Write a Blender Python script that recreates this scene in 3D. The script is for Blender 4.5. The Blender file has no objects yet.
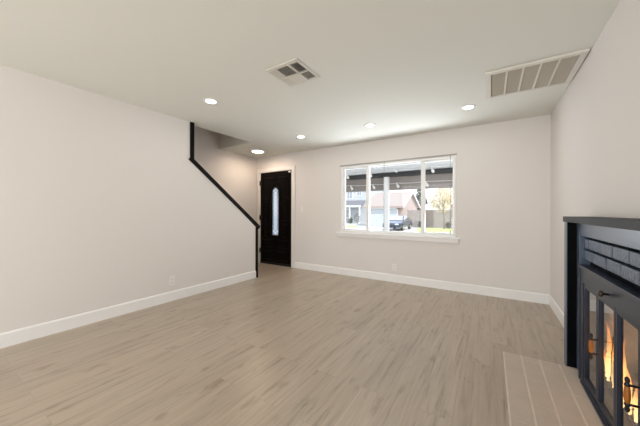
import bpy, bmesh, math, random
from mathutils import Vector, Matrix
random.seed(7)
S = bpy.context.scene
COL = S.collection

# ------------------------------------------------------------------ camera
H = 2.44                                    # ceiling height
XL, XR, YB, XS = -3.553, 0.650, 4.479, -4.612   # left wall, right wall, back wall, stair wall
CAM_H = 1.1784
cam_d = bpy.data.cameras.new('camera'); cam = bpy.data.objects.new('camera', cam_d); COL.objects.link(cam)
cam_d.sensor_width = 36; cam_d.lens = 267.12 / 640 * 36; cam_d.shift_y = -0.86 / 640
cam_d.clip_start = 0.02; cam_d.clip_end = 400
cam.matrix_world = (Matrix.Translation((0, 0, CAM_H)) @ Matrix.Rotation(0.5678, 4, 'Z')
                    @ Matrix.Rotation(math.pi / 2, 4, 'X') @ Matrix.Rotation(0.0026, 4, 'Z'))
S.camera = cam

# ------------------------------------------------------------------ world, sun, daylight, exposure
W = bpy.data.worlds.new('hazy_sky'); S.world = W; W.use_nodes = True
nt = W.node_tree; nt.nodes.clear()
tc = nt.nodes.new('ShaderNodeTexCoord'); sep = nt.nodes.new('ShaderNodeSeparateXYZ')
rmp = nt.nodes.new('ShaderNodeValToRGB'); bg = nt.nodes.new('ShaderNodeBackground'); wo = nt.nodes.new('ShaderNodeOutputWorld')
rmp.color_ramp.elements[0].position = 0.0; rmp.color_ramp.elements[0].color = (1.0, 0.98, 0.95, 1)
rmp.color_ramp.elements[1].position = 0.7; rmp.color_ramp.elements[1].color = (0.62, 0.76, 1.0, 1)
nt.links.new(tc.outputs['Generated'], sep.inputs[0]); nt.links.new(sep.outputs['Z'], rmp.inputs[0])
nt.links.new(rmp.outputs[0], bg.inputs[0]); nt.links.new(bg.outputs[0], wo.inputs[0])
bg.inputs[1].default_value = 1.9

def light(name, kind, loc, energy, color=(1, 1, 1), direction=None, parent=None, **kw):
    d = bpy.data.lights.new(name, kind); d.energy = energy; d.color = color
    for k, v in kw.items(): setattr(d, k, v)
    o = bpy.data.objects.new(name, d); COL.objects.link(o); o.location = loc
    if direction is not None: o.rotation_euler = Vector(direction).to_track_quat('-Z', 'Y').to_euler()
    if parent: o.parent = parent
    return o
light('sun', 'SUN', (20, -10, 30), 4.1, (1.0, 0.95, 0.86), (-0.62, 0.42, -0.78), angle=0.02)
# added fill lamp behind the camera, source unseen; daylight by the front window
light('rear_fill', 'AREA', (-1.5, -2.92, 1.3), 90, (1.0, 0.99, 0.98), (0, 1, -0.10), shape='RECTANGLE', size=3.6, size_y=2.1)
light('window_daylight', 'AREA', (-1.42, 5.05, 0.75), 66, (0.91, 0.95, 1.0), (0, -1, 0.8), shape='RECTANGLE', size=2.4, size_y=0.9)
S.view_settings.view_transform = 'Standard'; S.view_settings.look = 'None'
S.view_settings.gamma = 1.0; S.view_settings.use_curve_mapping = False
S.view_settings.exposure = 0.0

# lamp of the upstairs landing, above the stair opening
light('landing_lamp', 'POINT', (-4.1, 1.2, 4.5), 4, (1.0, 0.78, 0.60), shadow_soft_size=0.15)
# ------------------------------------------------------------------ materials
def mat(name, color, rough=0.6, metal=0.0, bump=None, noise=None, spec=0.5, coat=0.0):
    """principled paint; noise=(scale, amount) varies the colour, bump=(scale, strength) the surface"""
    m = bpy.data.materials.new(name); m.use_nodes = True
    n = m.node_tree.nodes; l = m.node_tree.links; b = n['Principled BSDF']
    b.inputs['Base Color'].default_value = (*color, 1); b.inputs['Roughness'].default_value = rough
    b.inputs['Metallic'].default_value = metal; b.inputs['Specular IOR Level'].default_value = spec
    b.inputs['Coat Weight'].default_value = coat
    if noise or bump:
        t = n.new('ShaderNodeTexCoord')
    if noise:
        nz = n.new('ShaderNodeTexNoise'); nz.inputs['Scale'].default_value = noise[0]; nz.inputs['Detail'].default_value = 5
        mx = n.new('ShaderNodeMix'); mx.data_type = 'RGBA'
        a = noise[1]
        mx.inputs[6].default_value = (*[max(0, c * (1 - a)) for c in color], 1)
        mx.inputs[7].default_value = (*[min(1, c * (1 + a)) for c in color], 1)
        l.new(t.outputs['Object'], nz.inputs['Vector']); l.new(nz.outputs['Fac'], mx.inputs[0]); l.new(mx.outputs[2], b.inputs['Base Color'])
    if bump:
        nb = n.new('ShaderNodeTexNoise'); nb.inputs['Scale'].default_value = bump[0]; nb.inputs['Detail'].default_value = 4
        bp = n.new('ShaderNodeBump'); bp.inputs['Strength'].default_value = bump[1]; bp.inputs['Distance'].default_value = 0.01
        l.new(t.outputs['Object'], nb.inputs['Vector']); l.new(nb.outputs['Fac'], bp.inputs['Height']); l.new(bp.outputs[0], b.inputs['Normal'])
    return m

def emis(name, color, strength):
    m = bpy.data.materials.new(name); m.use_nodes = True
    n = m.node_tree.nodes; n.clear(); e = n.new('ShaderNodeEmission'); o = n.new('ShaderNodeOutputMaterial')
    e.inputs[0].default_value = (*color, 1); e.inputs[1].default_value = strength
    m.node_tree.links.new(e.outputs[0], o.inputs[0]); return m

def glass(name, ior=1.45, tint=(1, 1, 1), rough=0.0, haze=0.0, hazecol=(1, 1, 1), layers=1):
    m = bpy.data.materials.new(name); m.use_nodes = True
    n = m.node_tree.nodes; l = m.node_tree.links; n.clear()
    f = n.new('ShaderNodeFresnel'); f.inputs[0].default_value = ior
    t = n.new('ShaderNodeBsdfTransparent'); t.inputs[0].default_value = (*tint, 1)
    g = n.new('ShaderNodeBsdfGlossy'); g.inputs['Roughness'].default_value = rough
    mx = n.new('ShaderNodeMixShader'); o = n.new('ShaderNodeOutputMaterial')
    ge = n.new('ShaderNodeNewGeometry'); iv = n.new('ShaderNodeMath'); iv.operation = 'SUBTRACT'; iv.inputs[0].default_value = 1
    mu = n.new('ShaderNodeMath'); mu.operation = 'MULTIPLY'
    l.new(ge.outputs['Backfacing'], iv.inputs[1]); l.new(iv.outputs[0], mu.inputs[1]); pw = n.new('ShaderNodeMath'); pw.operation = 'POWER'; pw.inputs[1].default_value = layers     # 1-(1-F)^layers
    i1 = n.new('ShaderNodeMath'); i1.operation = 'SUBTRACT'; i1.inputs[0].default_value = 1
    i2 = n.new('ShaderNodeMath'); i2.operation = 'SUBTRACT'; i2.inputs[0].default_value = 1
    l.new(f.outputs[0], i1.inputs[1]); l.new(i1.outputs[0], pw.inputs[0]); l.new(pw.outputs[0], i2.inputs[1]); l.new(i2.outputs[0], mu.inputs[0])
    l.new(mu.outputs[0], mx.inputs[0]); l.new(g.outputs[0], mx.inputs[2])
    if haze:
        tr = n.new('ShaderNodeBsdfTranslucent'); tr.inputs[0].default_value = (*hazecol, 1)
        m2 = n.new('ShaderNodeMixShader'); m2.inputs[0].default_value = haze
        l.new(t.outputs[0], m2.inputs[1]); l.new(tr.outputs[0], m2.inputs[2]); l.new(m2.outputs[0], mx.inputs[1])
    else:
        l.new(t.outputs[0], mx.inputs[1])
    l.new(mx.outputs[0], o.inputs[0]); return m

def floor_material():
    m = bpy.data.materials.new('vinyl_planks'); m.use_nodes = True
    n = m.node_tree.nodes; l = m.node_tree.links; b = n['Principled BSDF']
    t = n.new('ShaderNodeTexCoord'); mp = n.new('ShaderNodeMapping'); mp.inputs['Rotation'].default_value = (0, 0, math.pi / 2)
    l.new(t.outputs['Object'], mp.inputs['Vector'])
    br = n.new('ShaderNodeTexBrick'); br.inputs['Scale'].default_value = 1
    br.inputs['Brick Width'].default_value = 1.22; br.inputs['Row Height'].default_value = 0.182
    br.inputs['Mortar Size'].default_value = 0.0012; br.inputs['Mortar Smooth'].default_value = 0.3; br.offset = 0.37
    br.inputs['Color1'].default_value = (0, 0, 0, 1); br.inputs['Color2'].default_value = (1, 1, 1, 1); br.inputs['Mortar'].default_value = (0.2, 0.2, 0.2, 1)
    l.new(mp.outputs[0], br.inputs['Vector'])
    # per-plank shift of the grain
    sc = n.new('ShaderNodeMapping'); sc.inputs['Scale'].default_value = (15.0, 0.75, 1)
    ad = n.new('ShaderNodeVectorMath'); ad.operation = 'MULTIPLY_ADD'; ad.inputs[1].default_value = (13, 7, 5)
    l.new(br.outputs['Color'], ad.inputs[0]); l.new(t.outputs['Object'], ad.inputs[2]); l.new(ad.outputs[0], sc.inputs['Vector'])
    g1 = n.new('ShaderNodeTexNoise'); g1.inputs['Scale'].default_value = 2.2; g1.inputs['Detail'].default_value = 8; g1.inputs['Roughness'].default_value = 0.62; g1.inputs['Distortion'].default_value = 0.6
    l.new(sc.outputs[0], g1.inputs['Vector'])
    sk = n.new('ShaderNodeMapping'); sk.inputs['Scale'].default_value = (9.0, 3.2, 1); l.new(ad.outputs[0], sk.inputs['Vector'])
    g2 = n.new('ShaderNodeTexNoise'); g2.inputs['Scale'].default_value = 1.4; g2.inputs['Detail'].default_value = 3
    l.new(sk.outputs[0], g2.inputs['Vector'])
    r1 = n.new('ShaderNodeValToRGB'); e = r1.color_ramp.elements
    e[0].position = 0.28; e[0].color = (*FLOOR_DARK, 1); e[1].position = 0.72; e[1].color = (*FLOOR_LIGHT, 1)
    mid = r1.color_ramp.elements.new(0.45); mid.color = (*FLOOR_MID, 1)
    l.new(g1.outputs['Fac'], r1.inputs[0])
    # knots: dark where the second noise peaks
    r2 = n.new('ShaderNodeValToRGB'); e2 = r2.color_ramp.elements
    e2[0].position = 0.27; e2[0].color = (0.76, 0.72, 0.68, 1); e2[1].position = 0.40; e2[1].color = (1, 1, 1, 1)
    l.new(g2.outputs['Fac'], r2.inputs[0])
    m1 = n.new('ShaderNodeMix'); m1.data_type = 'RGBA'; m1.blend_type = 'MULTIPLY'; m1.inputs[0].default_value = 1
    l.new(r1.outputs[0], m1.inputs[6]); l.new(r2.outputs[0], m1.inputs[7])
    r3 = n.new('ShaderNodeValToRGB'); e3 = r3.color_ramp.elements
    e3[0].color = (0.93, 0.92, 0.91, 1); e3[1].color = (1.04, 1.035, 1.03, 1); l.new(br.outputs['Color'], r3.inputs[0])
    m2 = n.new('ShaderNodeMix'); m2.data_type = 'RGBA'; m2.blend_type = 'MULTIPLY'; m2.inputs[0].default_value = 1
    l.new(m1.outputs[2], m2.inputs[6]); l.new(r3.outputs[0], m2.inputs[7])
    m3 = n.new('ShaderNodeMix'); m3.data_type = 'RGBA'; m3.blend_type = 'MULTIPLY'; m3.inputs[7].default_value = (0.85, 0.83, 0.81, 1)
    l.new(br.outputs['Fac'], m3.inputs[0]); l.new(m2.outputs[2], m3.inputs[6])
    l.new(m3.outputs[2], b.inputs['Base Color'])
    b.inputs['Roughness'].default_value = 0.33; b.inputs['Specular IOR Level'].default_value = 0.72
    bp = n.new('ShaderNodeBump'); bp.inputs['Strength'].default_value = 0.06; bp.inputs['Distance'].default_value = 0.004
    l.new(g1.outputs['Fac'], bp.inputs['Height']); l.new(bp.outputs[0], b.inputs['Normal'])
    return m

FLOOR_DARK, FLOOR_MID, FLOOR_LIGHT = (0.27, 0.212, 0.155), (0.42, 0.345, 0.265), (0.50, 0.415, 0.33)
M = {}
M['floor'] = floor_material()
M['wall'] = mat('wall_paint', (0.77, 0.737, 0.708), 0.75, bump=(90, 0.05))
M['ceiling'] = mat('ceiling_paint', (0.78, 0.787, 0.735), 0.85, bump=(60, 0.06))
M['white'] = mat('white_trim_paint', (0.90, 0.895, 0.885), 0.35)
M['casing'] = mat('casing_paint', (0.82, 0.79, 0.755), 0.45)
M['vinyl'] = mat('white_vinyl', (0.86, 0.86, 0.85), 0.35)
M['blacktrim'] = mat('black_trim_paint', (0.004, 0.0037, 0.004), 0.55, noise=(30, 0.2), spec=0.12)
M['door'] = mat('dark_stained_door', (0.003, 0.0018, 0.0016), 0.35, noise=(14, 0.35), spec=0.10)
M['blacksteel'] = mat('black_iron', (0.012, 0.012, 0.013), 0.4, metal=0.3)
M['surround'] = mat('glare_tinted_paint', (0.080, 0.112, 0.165), 0.30, bump=(40, 0.03), noise=(6, 0.12), spec=0.5)  # bluish window glare on the dark gloss paint is put into this base
M['jamb'] = mat('shaded_jamb_paint', (0.002, 0.0022, 0.003), 0.5, spec=0.06)  # same dark paint, blackened for the faces turned from the window glare
M['mantel'] = mat('mantel_paint', (0.028, 0.028, 0.030), 0.6, noise=(6, 0.12), spec=0.25)
M['insert'] = mat('charcoal_steel', (0.021, 0.028, 0.046), 0.36, noise=(20, 0.1), spec=0.32)
M['brickpaint'] = mat('painted_brick', (0.085, 0.115, 0.170), 0.32, bump=(45, 0.8), noise=(14, 0.35), spec=0.5)
M['mortarpaint'] = mat('painted_mortar', (0.004, 0.005, 0.008), 0.8, bump=(70, 0.6), spec=0.1)
M['hearth'] = mat('hearth_brick', (0.56, 0.475, 0.395), 0.55, noise=(9, 0.10), bump=(50, 0.15))
M['grout'] = mat('hearth_grout', (0.70, 0.62, 0.54), 0.8, noise=(12, 0.18))
M['firebrick'] = mat('firebrick', (0.40, 0.33, 0.26), 0.85, noise=(8, 0.2), bump=(30, 0.4))
M['fireglass'] = glass('fire_door_glass', 1.52, (0.72, 0.71, 0.70), layers=2.4)
M['pane'] = glass('window_glass', 1.35, (0.97, 0.98, 0.985))
M['doorglass'] = glass('leaded_glass', 1.45, (0.88, 0.93, 1.0), haze=0.25, hazecol=(0.9, 0.95, 1.0))
M['came'] = mat('lead_came', (0.07, 0.075, 0.085), 0.4, metal=0.3)
M['wood'] = mat('amber_wood', (0.36, 0.12, 0.018), 0.4, noise=(25, 0.3))
M['brass'] = mat('aged_brass', (0.07, 0.055, 0.035), 0.3, metal=0.8)
M['plate'] = mat('white_plastic', (0.85, 0.83, 0.80), 0.35)
M['track'] = mat('grey_track', (0.40, 0.385, 0.365), 0.5)
M['slot'] = mat('dark_slot', (0.06, 0.055, 0.05), 0.6)
M['register'] = mat('register_paint', (0.72, 0.70, 0.64), 0.5)
M['duct'] = mat('duct_dark', (0.06, 0.055, 0.045), 0.9)
M['filter'] = mat('filter_grey', (0.53, 0.50, 0.43), 0.9, noise=(80, 0.1))
M['lens'] = emis('lamp_lens', (1.0, 0.95, 0.89), 9)
M['lens_warm'] = emis('lamp_lens_warm', (1.0, 0.79, 0.64), 7)
M['log'] = mat('charred_log', (0.10, 0.055, 0.035), 0.9, noise=(12, 0.6), bump=(25, 1.0))
M['stair'] = mat('stair_wood', (0.30, 0.23, 0.17), 0.5, noise=(8, 0.15))

# ------------------------------------------------------------------ mesh helpers
class MB:
    def __init__(s): s.bm = bmesh.new()
    def box(s, x0, x1, y0, y1, z0, z1, bev=0.0, mtx=None):
        g = bmesh.ops.create_cube(s.bm, size=1.0)['verts']
        m = Matrix.Translation(((x0 + x1) / 2, (y0 + y1) / 2, (z0 + z1) / 2)) @ Matrix.Diagonal((abs(x1 - x0), abs(y1 - y0), abs(z1 - z0), 1))
        if mtx is not None: m = mtx @ m
        bmesh.ops.transform(s.bm, matrix=m, verts=g)
        if bev:
            ed = list({e for v in g for e in v.link_edges})
            bmesh.ops.bevel(s.bm, geom=ed, offset=bev, segments=2, affect='EDGES', profile=0.6)
        return s
    def cyl(s, p0, p1, r0, r1=None, n=16):
        r1 = r0 if r1 is None else r1
        p0, p1 = Vector(p0), Vector(p1); d = p1 - p0
        g = bmesh.ops.create_cone(s.bm, cap_ends=True, segments=n, radius1=r0, radius2=max(r1, 1e-5), depth=d.length)['verts']
        m = Matrix.Translation((p0 + p1) / 2) @ d.to_track_quat('Z', 'Y').to_matrix().to_4x4()
        bmesh.ops.transform(s.bm, matrix=m, verts=g); return s
    def lathe(s, prof, axis='Z', loc=(0, 0, 0), n=24, mtx=None):
        """profile of (radius, height)"""
        rings = []
        for r, h in prof:
            ring = []
            for k in range(n):
                a = 2 * math.pi * k / n; v = Vector((r * math.cos(a), r * math.sin(a), h))
                if axis == 'X': v = Vector((v.z, v.x, v.y))
                v = v + Vector(loc)
                if mtx is not None: v = mtx @ v
                ring.append(s.bm.verts.new(v))
            rings.append(ring)
        for a, b in zip(rings, rings[1:]):
            for k in range(n): s.bm.faces.new((a[k], a[(k + 1) % n], b[(k + 1) % n], b[k]))
        s.bm.faces.new(rings[0][::-1]); s.bm.faces.new(rings[-1]); return s
    def prism(s, pts, axis, a0, a1):
        """polygon pts in the plane across axis, extruded from a0 to a1"""
        def P(p, a): return {'X': (a, p[0], p[1]), 'Y': (p[0], a, p[1]), 'Z': (p[0], p[1], a)}[axis]
        A = [s.bm.verts.new(P(p, a0)) for p in pts]; B = [s.bm.verts.new(P(p, a1)) for p in pts]
        s.bm.faces.new(A[::-1]); s.bm.faces.new(B); n = len(pts)
        for k in range(n): s.bm.faces.new((A[k], A[(k + 1) % n], B[(k + 1) % n], B[k]))
        return s
    def strip(s, pts, w, axis, a0, a1):
        """a band of width w along an open polyline, in the plane across axis"""
        P = [Vector(p) for p in pts]; L, R = [], []
        for i, p in enumerate(P):
            d0 = (P[i] - P[i - 1]).normalized() if i else (P[1] - P[0]).normalized()
            d1 = (P[i + 1] - P[i]).normalized() if i < len(P) - 1 else d0
            n0 = Vector((-d0.y, d0.x)); n1 = Vector((-d1.y, d1.x)); t = (n0 + n1).normalized(); k = w / 2 / max(0.3, t.dot(n0))
            L.append(p + t * k); R.append(p - t * k)
        for i in range(len(P) - 1): s.prism([L[i], L[i + 1], R[i + 1], R[i]], axis, a0, a1)
        return s
    def tube(s, pts, radii, n=8):
        rings = []; P = [Vector(p) for p in pts]
        if not isinstance(radii, (list, tuple)): radii = [radii] * len(P)
        for i, p in enumerate(P):
            d = (P[min(i + 1, len(P) - 1)] - P[max(i - 1, 0)]).normalized(); q = d.to_track_quat('Z', 'Y')
            rings.append([s.bm.verts.new(p + q @ Vector((radii[i] * math.cos(2 * math.pi * k / n), radii[i] * math.sin(2 * math.pi * k / n), 0))) for k in range(n)])
        for a, b in zip(rings, rings[1:]):
            for k in range(n): s.bm.faces.new((a[k], a[(k + 1) % n], b[(k + 1) % n], b[k]))
        s.bm.faces.new(rings[0][::-1]); s.bm.faces.new(rings[-1]); return s
    def ball(s, c, r, sub=2, scale=(1, 1, 1), jit=0.0):
        g = bmesh.ops.create_icosphere(s.bm, subdivisions=sub, radius=r)['verts']
        for v in g:
            if jit: v.co *= 1 + random.uniform(-jit, jit)
            v.co = Vector((v.co.x * scale[0], v.co.y * scale[1], v.co.z * scale[2])) + Vector(c)
        return s
    def leaves(s, c, rad, n, size, shell=0.4):
        """small leaf quads scattered through an ellipsoid"""
        for _ in range(n):
            d = Vector((random.gauss(0, 1), random.gauss(0, 1), random.gauss(0, 1))).normalized()
            r = shell + (1 - shell) * random.random() ** 0.5
            p = Vector(c) + Vector((d.x * rad[0], d.y * rad[1], d.z * rad[2])) * r
            u = Vector((random.gauss(0, 1), random.gauss(0, 1), random.gauss(0, 1))).normalized()
            w = u.orthogonal().normalized(); z = size * random.uniform(0.6, 1.3)
            s.bm.faces.new([s.bm.verts.new(p + q) for q in (u * z, w * z * 0.55, -u * z, -w * z * 0.55)])
        return s
    def build(s, name, m, root=None, parent=None, smooth=False, origin=None):
        """ONE mesh object. Coordinates are world ones; they are shifted to the thing's own base."""
        off = Vector(root.location) if root is not None else Vector(origin or (0, 0, 0))
        bmesh.ops.translate(s.bm, vec=-off, verts=s.bm.verts)
        bmesh.ops.recalc_face_normals(s.bm, faces=s.bm.faces)
        me = bpy.data.meshes.new(name); s.bm.to_mesh(me); s.bm.free()
        if smooth:
            for p in me.polygons: p.use_smooth = True
        o = bpy.data.objects.new(name, me); COL.objects.link(o); me.materials.append(m)
        if parent is not None: o.parent = parent
        elif root is not None: o.parent = root
        else: o.location = off
        return o

def thing(name, label, cat, loc, group=None):
    o = bpy.data.objects.new(name, None); COL.objects.link(o); o.location = loc; o.empty_display_size = 0.1
    return tag(o, label, cat, group)
def tag(o, label, cat, group=None):
    o['label'] = label; o['category'] = cat
    if group: o['group'] = group
    return o
def struct(o, label=None, cat=None):
    o['kind'] = 'structure'
    if label: o['label'] = label
    if cat: o['category'] = cat
    return o
def copy_thing(o, loc, label, group=None):
    r = o.copy(); COL.objects.link(r); r.location = loc; r['label'] = label
    if group: r['group'] = group
    for ch in list(o.children):
        c = ch.copy(); COL.objects.link(c); c.parent = r
        for g in list(ch.children):
            d = g.copy(); COL.objects.link(d); d.parent = c
    return r

# ------------------------------------------------------------------ the room shell
YR = -3.0                                   # rear of the room, behind the camera
WT = 0.14                                   # outer wall thickness
LW = 0.11                                   # stair wall thickness
SY0, SY1 = 2.175, 3.455                       # where the left wall is cut for the stair, where it ends
HOLE_Y = 3.43
struct(MB().box(XS, XR + 0.5, YR, YB, -0.12, 0).build('floor', M['floor']), 'grey beige wood plank floor across the whole room', 'floor')
c = MB()
c.box(XL - LW, XR, YR, YB, H, H + 0.16).box(XS, XL - LW, HOLE_Y, YB, H, H + 0.16)
struct(c.build('ceiling', M['ceiling']), 'flat white painted ceiling with an opening over the stair', 'ceiling')
# left wall, cut on the slope of the stair
poly = [(YR, 0), (SY1, 0), (SY1, 0.885), (SY0 + 0.02, 1.92), (SY0 + 0.02, H), (YR, H)]
struct(MB().prism(poly, 'X', XL - LW, XL).build('wall_left', M['wall']), 'pale left wall cut on a slope beside the stair', 'wall')
struct(MB().box(XS - WT, XS, YR, YB + WT, 0, 4.9).build('wall_stair', M['wall']), 'pale wall on the far side of the stair', 'wall')
DX0, DX1, DZ = -4.493, -3.583, 2.073        # door slab
WX0, WX1, WZ0, WZ1 = -2.385, -0.438, 0.80, 2.04
b = MB()
b.box(XS, DX0 - 0.02, YB, YB + WT, 0, H).box(DX0 - 0.02, DX1 + 0.02, YB, YB + WT, DZ + 0.02, H).box(DX1 + 0.02, WX0, YB, YB + WT, 0, H)
b.box(WX0, WX1, YB, YB + WT, 0, WZ0).box(WX0, WX1, YB, YB + WT, WZ1, H).box(WX1, XR, YB, YB + WT, 0, H)
struct(b.build('wall_back', M['wall']), 'pale back wall with the front door and window', 'wall')
FY0, FY1, FZ0, FZ1 = 1.49, 2.47, 0.05, 0.75  # firebox opening
b = MB()
b.box(XR, XR + WT, YR, FY0, 0, H).box(XR, XR + WT, FY1, YB + WT, 0, H).box(XR, XR + WT, FY0, FY1, FZ1, H).box(XR, XR + WT, FY0, FY1, 0, FZ0)
struct(b.build('wall_right', M['wall']), 'pale right wall behind the fireplace', 'wall')
b = MB()
b.box(XS, -3.4, YR - WT, YR, 0, H).box(0.4, XR, YR - WT, YR, 0, H).box(-3.4, 0.4, YR - WT, YR, 2.35, H).box(-3.4, 0.4, YR - WT, YR, 0, 0.2)
struct(b.build('wall_rear', M['wall']), 'pale wall behind the viewer with a wide opening', 'wall')
# stairwell above the opening
b = MB()
b.box(XS, XL - LW, HOLE_Y, HOLE_Y + 0.1, H + 0.16, 4.9).box(XL - LW, XL, -0.6, HOLE_Y + 0.1, H + 0.16, 4.9).box(XS, XL, -0.7, -0.6, 0, 4.9).box(XS, XL, -0.7, HOLE_Y + 0.1, 4.9, 5.0)
struct(b.build('wall_stairwell', M['wall']), 'shaft walls above the stair opening', 'wall')
# the stair itself, rising towards the viewer behind the cut wall
b = MB()
for k in range(13):
    y1 = 3.40 - 0.25 * k; b.box(XS, XL - LW, y1 - 0.26, y1, 0, 0.188 * (k + 1))
struct(b.build('stair_flight', M['stair']), 'stair flight rising behind the left wall', 'stairs')

def base_profile(mb, axis, c0, c1, face, sgn):
    """baseboard 0.125 high with an eased top; face = wall coordinate, sgn = which way the room lies"""
    t = 0.014 * sgn
    pts = [(face, 0), (face + t, 0), (face + t, 0.115), (face + t * 0.5, 0.128), (face, 0.128)]
    if axis == 'Y': mb.prism(pts, 'Y', c0, c1)
    else: mb.prism(pts, 'X', c0, c1)
def baseboard(name, axis, c0, c1, face, sgn, label):
    m = MB(); base_profile(m, axis, c0, c1, face, sgn); struct(m.build(name, M['white']), label, 'baseboard')
baseboard('baseboard_left', 'Y', YR, SY1, XL, 1, 'white baseboard along the left wall')
baseboard('baseboard_back', 'X', DX1 + 0.11, XR - 0.014, YB, -1, 'white baseboard under the front window')
baseboard('baseboard_right', 'Y', 2.83, YB, XR, -1, 'white baseboard on the right wall past the fireplace')
baseboard('baseboard_stair', 'Y', 3.45, YB, XS, 1, 'white baseboard of the stair wall by the door')

# ------------------------------------------------------------------ front door and its casing
m = MB()
m.box(DX0 - 0.105, DX0 - 0.012, YB - 0.018, YB, 0, DZ + 0.012, 0.004).box(DX1 + 0.012, DX1 + 0.105, YB - 0.018, YB, 0, DZ + 0.012, 0.004)
m.box(DX0 - 0.105, DX1 + 0.105, YB - 0.018, YB, DZ + 0.012, DZ + 0.09, 0.004)
m.box(DX0 - 0.019, DX0 - 0.004, YB, YB + WT, 0, DZ + 0.005).box(DX1 + 0.004, DX1 + 0.019, YB, YB + WT, 0, DZ + 0.005).box(DX0 - 0.019, DX1 + 0.019, YB, YB + WT, DZ + 0.004, DZ + 0.019)
struct(m.build('trim_1', M['casing']), 'white casing around the black front door', 'door casing')
GX, GW, GZ0, GZ1 = -4.047, 0.105, 0.655, 1.725   # leaded oval light
def arch(cx, hw, z0, z1, n=12):
    zc = z1 - hw
    return [(cx - hw, z0), (cx + hw, z0)] + [(cx + hw * math.cos(math.pi * k / n), zc + hw * math.sin(math.pi * k / n)) for k in range(n + 1)]
DYF = YB + 0.005                             # room face of the slab
dm = MB()
dm.box(DX0, GX - GW, DYF, DYF + 0.045, 0.002, DZ).box(GX + GW, DX1, DYF, DYF + 0.045, 0.002, DZ).box(GX - GW, GX + GW, DYF, DYF + 0.045, 0.002, GZ0)
a = arch(GX, GW, GZ0, GZ1)[2:]
dm.prism(a + [(GX - GW, DZ), (GX + GW, DZ)], 'Y', DYF, DYF + 0.045)
door = struct(dm.build('door_1', M['door'], origin=(DX0, YB, 0)), 'black paneled front door with a tall arched glass light', 'door')
class R_:                                   # base of the door for its parts
    location = Vector((DX0, YB, 0))
def dpart(mb, name, mt): return mb.build(name, mt, root=R_, parent=door)
gl = MB().prism(arch(GX, GW, GZ0, GZ1), 'Y', DYF + 0.018, DYF + 0.026); dpart(gl, 'glass_light', M['doorglass'])
m = MB()
for k in range(-2, 12):                      # leaded diamonds
    z = GZ0 + 0.1 * k
    for sgn in (1, -1):
        pts = []
        for q in range(9):
            x = -GW + 2 * GW * q / 8; zz = z + sgn * (x + GW) * 0.95 + (0 if sgn > 0 else 0.2)
            top = GZ1 - GW + math.sqrt(max(0, GW * GW - x * x))
            if GZ0 <= zz <= top: pts.append((GX + x, zz))
        if len(pts) > 1: m.strip(pts, 0.011, 'Y', DYF + 0.010, DYF + 0.017)
m.strip(arch(GX, GW * 0.55, GZ0 + 0.12, GZ1 - 0.07)[1:] + [(GX - GW * 0.55, GZ0 + 0.12), (GX + GW * 0.55, GZ0 + 0.12)], 0.008, 'Y', DYF + 0.010, DYF + 0.017)
m.strip(arch(GX, GW - 0.012, GZ0 + 0.012, GZ1 - 0.012)[1:] + [(GX - GW + 0.012, GZ0 + 0.012), (GX + GW - 0.012, GZ0 + 0.012)], 0.022, 'Y', DYF + 0.009, DYF + 0.017)
dpart(m, 'leading', M['came'])
m = MB(); m.strip(arch(GX, GW + 0.02, GZ0 - 0.02, GZ1 + 0.02)[1:] + [(GX - GW - 0.02, GZ0 - 0.02), (GX + GW + 0.02, GZ0 - 0.02)], 0.04, 'Y', DYF - 0.014, DYF)
dpart(m, 'glass_molding', M['door'])
def panel(pts):
    mm = MB(); mm.strip(pts + pts[:1], 0.022, 'Y', DYF - 0.011, DYF)
    cx = sum(p[0] for p in pts) / len(pts); cz = sum(p[1] for p in pts) / len(pts)
    inner = [(cx + (x - cx) * 0.72, cz + (z - cz) * 0.84) for x, z in pts]
    mm.prism(inner, 'Y', DYF - 0.007, DYF); dpart(mm, 'raised_panel', M['door'])
for sx in (-1, 1):
    e = GX + sx * 0.36; i = GX + sx * 0.19
    arc = [(GX + sx * (0.19 * math.cos(t)), 1.66 + 0.19 * math.sin(t)) for t in (0, 0.35, 0.7, 1.05, 1.35)]
    panel([(e, 1.50), (i, 1.50)] + arc + [(GX + sx * 0.04, 1.96), (e, 1.96)])
    panel([(e, 0.98), (i, 0.98), (i, 1.42), (e, 1.42)])
    panel([(e, 0.62), (i, 0.62), (i, 0.90), (e, 0.90)])
    panel([(e, 0.38), (GX + sx * 0.05, 0.38), (GX + sx * 0.05, 0.55), (e, 0.55)])
    panel([(e, 0.10), (GX + sx * 0.05, 0.10), (GX + sx * 0.05, 0.30), (e, 0.30)])
for z in (0.30, 1.05, 1.84):
    h = MB().cyl((DX0 - 0.006, YB - 0.012, z - 0.055), (DX0 - 0.006, YB - 0.012, z + 0.055), 0.011); h.box(DX0 - 0.005, DX0 + 0.03, YB - 0.004, YB + 0.006, z - 0.05, z + 0.05); dpart(h, 'hinge', M['blacksteel'])
dpart(MB().box(DX1 - 0.07, DX1 - 0.02, YB - 0.018, DYF, DZ - 0.045, DZ - 0.01, 0.004), 'contact_sensor', M['plate'])
dpart(MB().box(DX0, DX1, YB - 0.006, DYF, 0.002, 0.05, 0.001), 'door_sweep', M['blacksteel'])

# ------------------------------------------------------------------ black trim of the stair opening
t = thing('stair_trim', 'black rail edging the sloped cut of the left wall beside the stair', 'stair rail', (XL, SY1, 0))
X0, X1 = XL - LW - 0.02, XL + 0.016
MB().box(X0, X1, SY0, SY0 + 0.058, 1.93, H, 0.004).build('upper_post', M['blacktrim'], t)
sl = math.atan2(0.885 - 1.93, SY1 - SY0)
MB().strip([(SY0 - 0.004, 1.936), (SY1 + 0.055, 0.895)], 0.058, 'X', X0, X1).build('sloped_cap', M['blacktrim'], t)
MB().box(X0, X1, SY1 - 0.035, SY1 + 0.015, 0, 0.905, 0.004).build('lower_post', M['blacktrim'], t)

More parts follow.
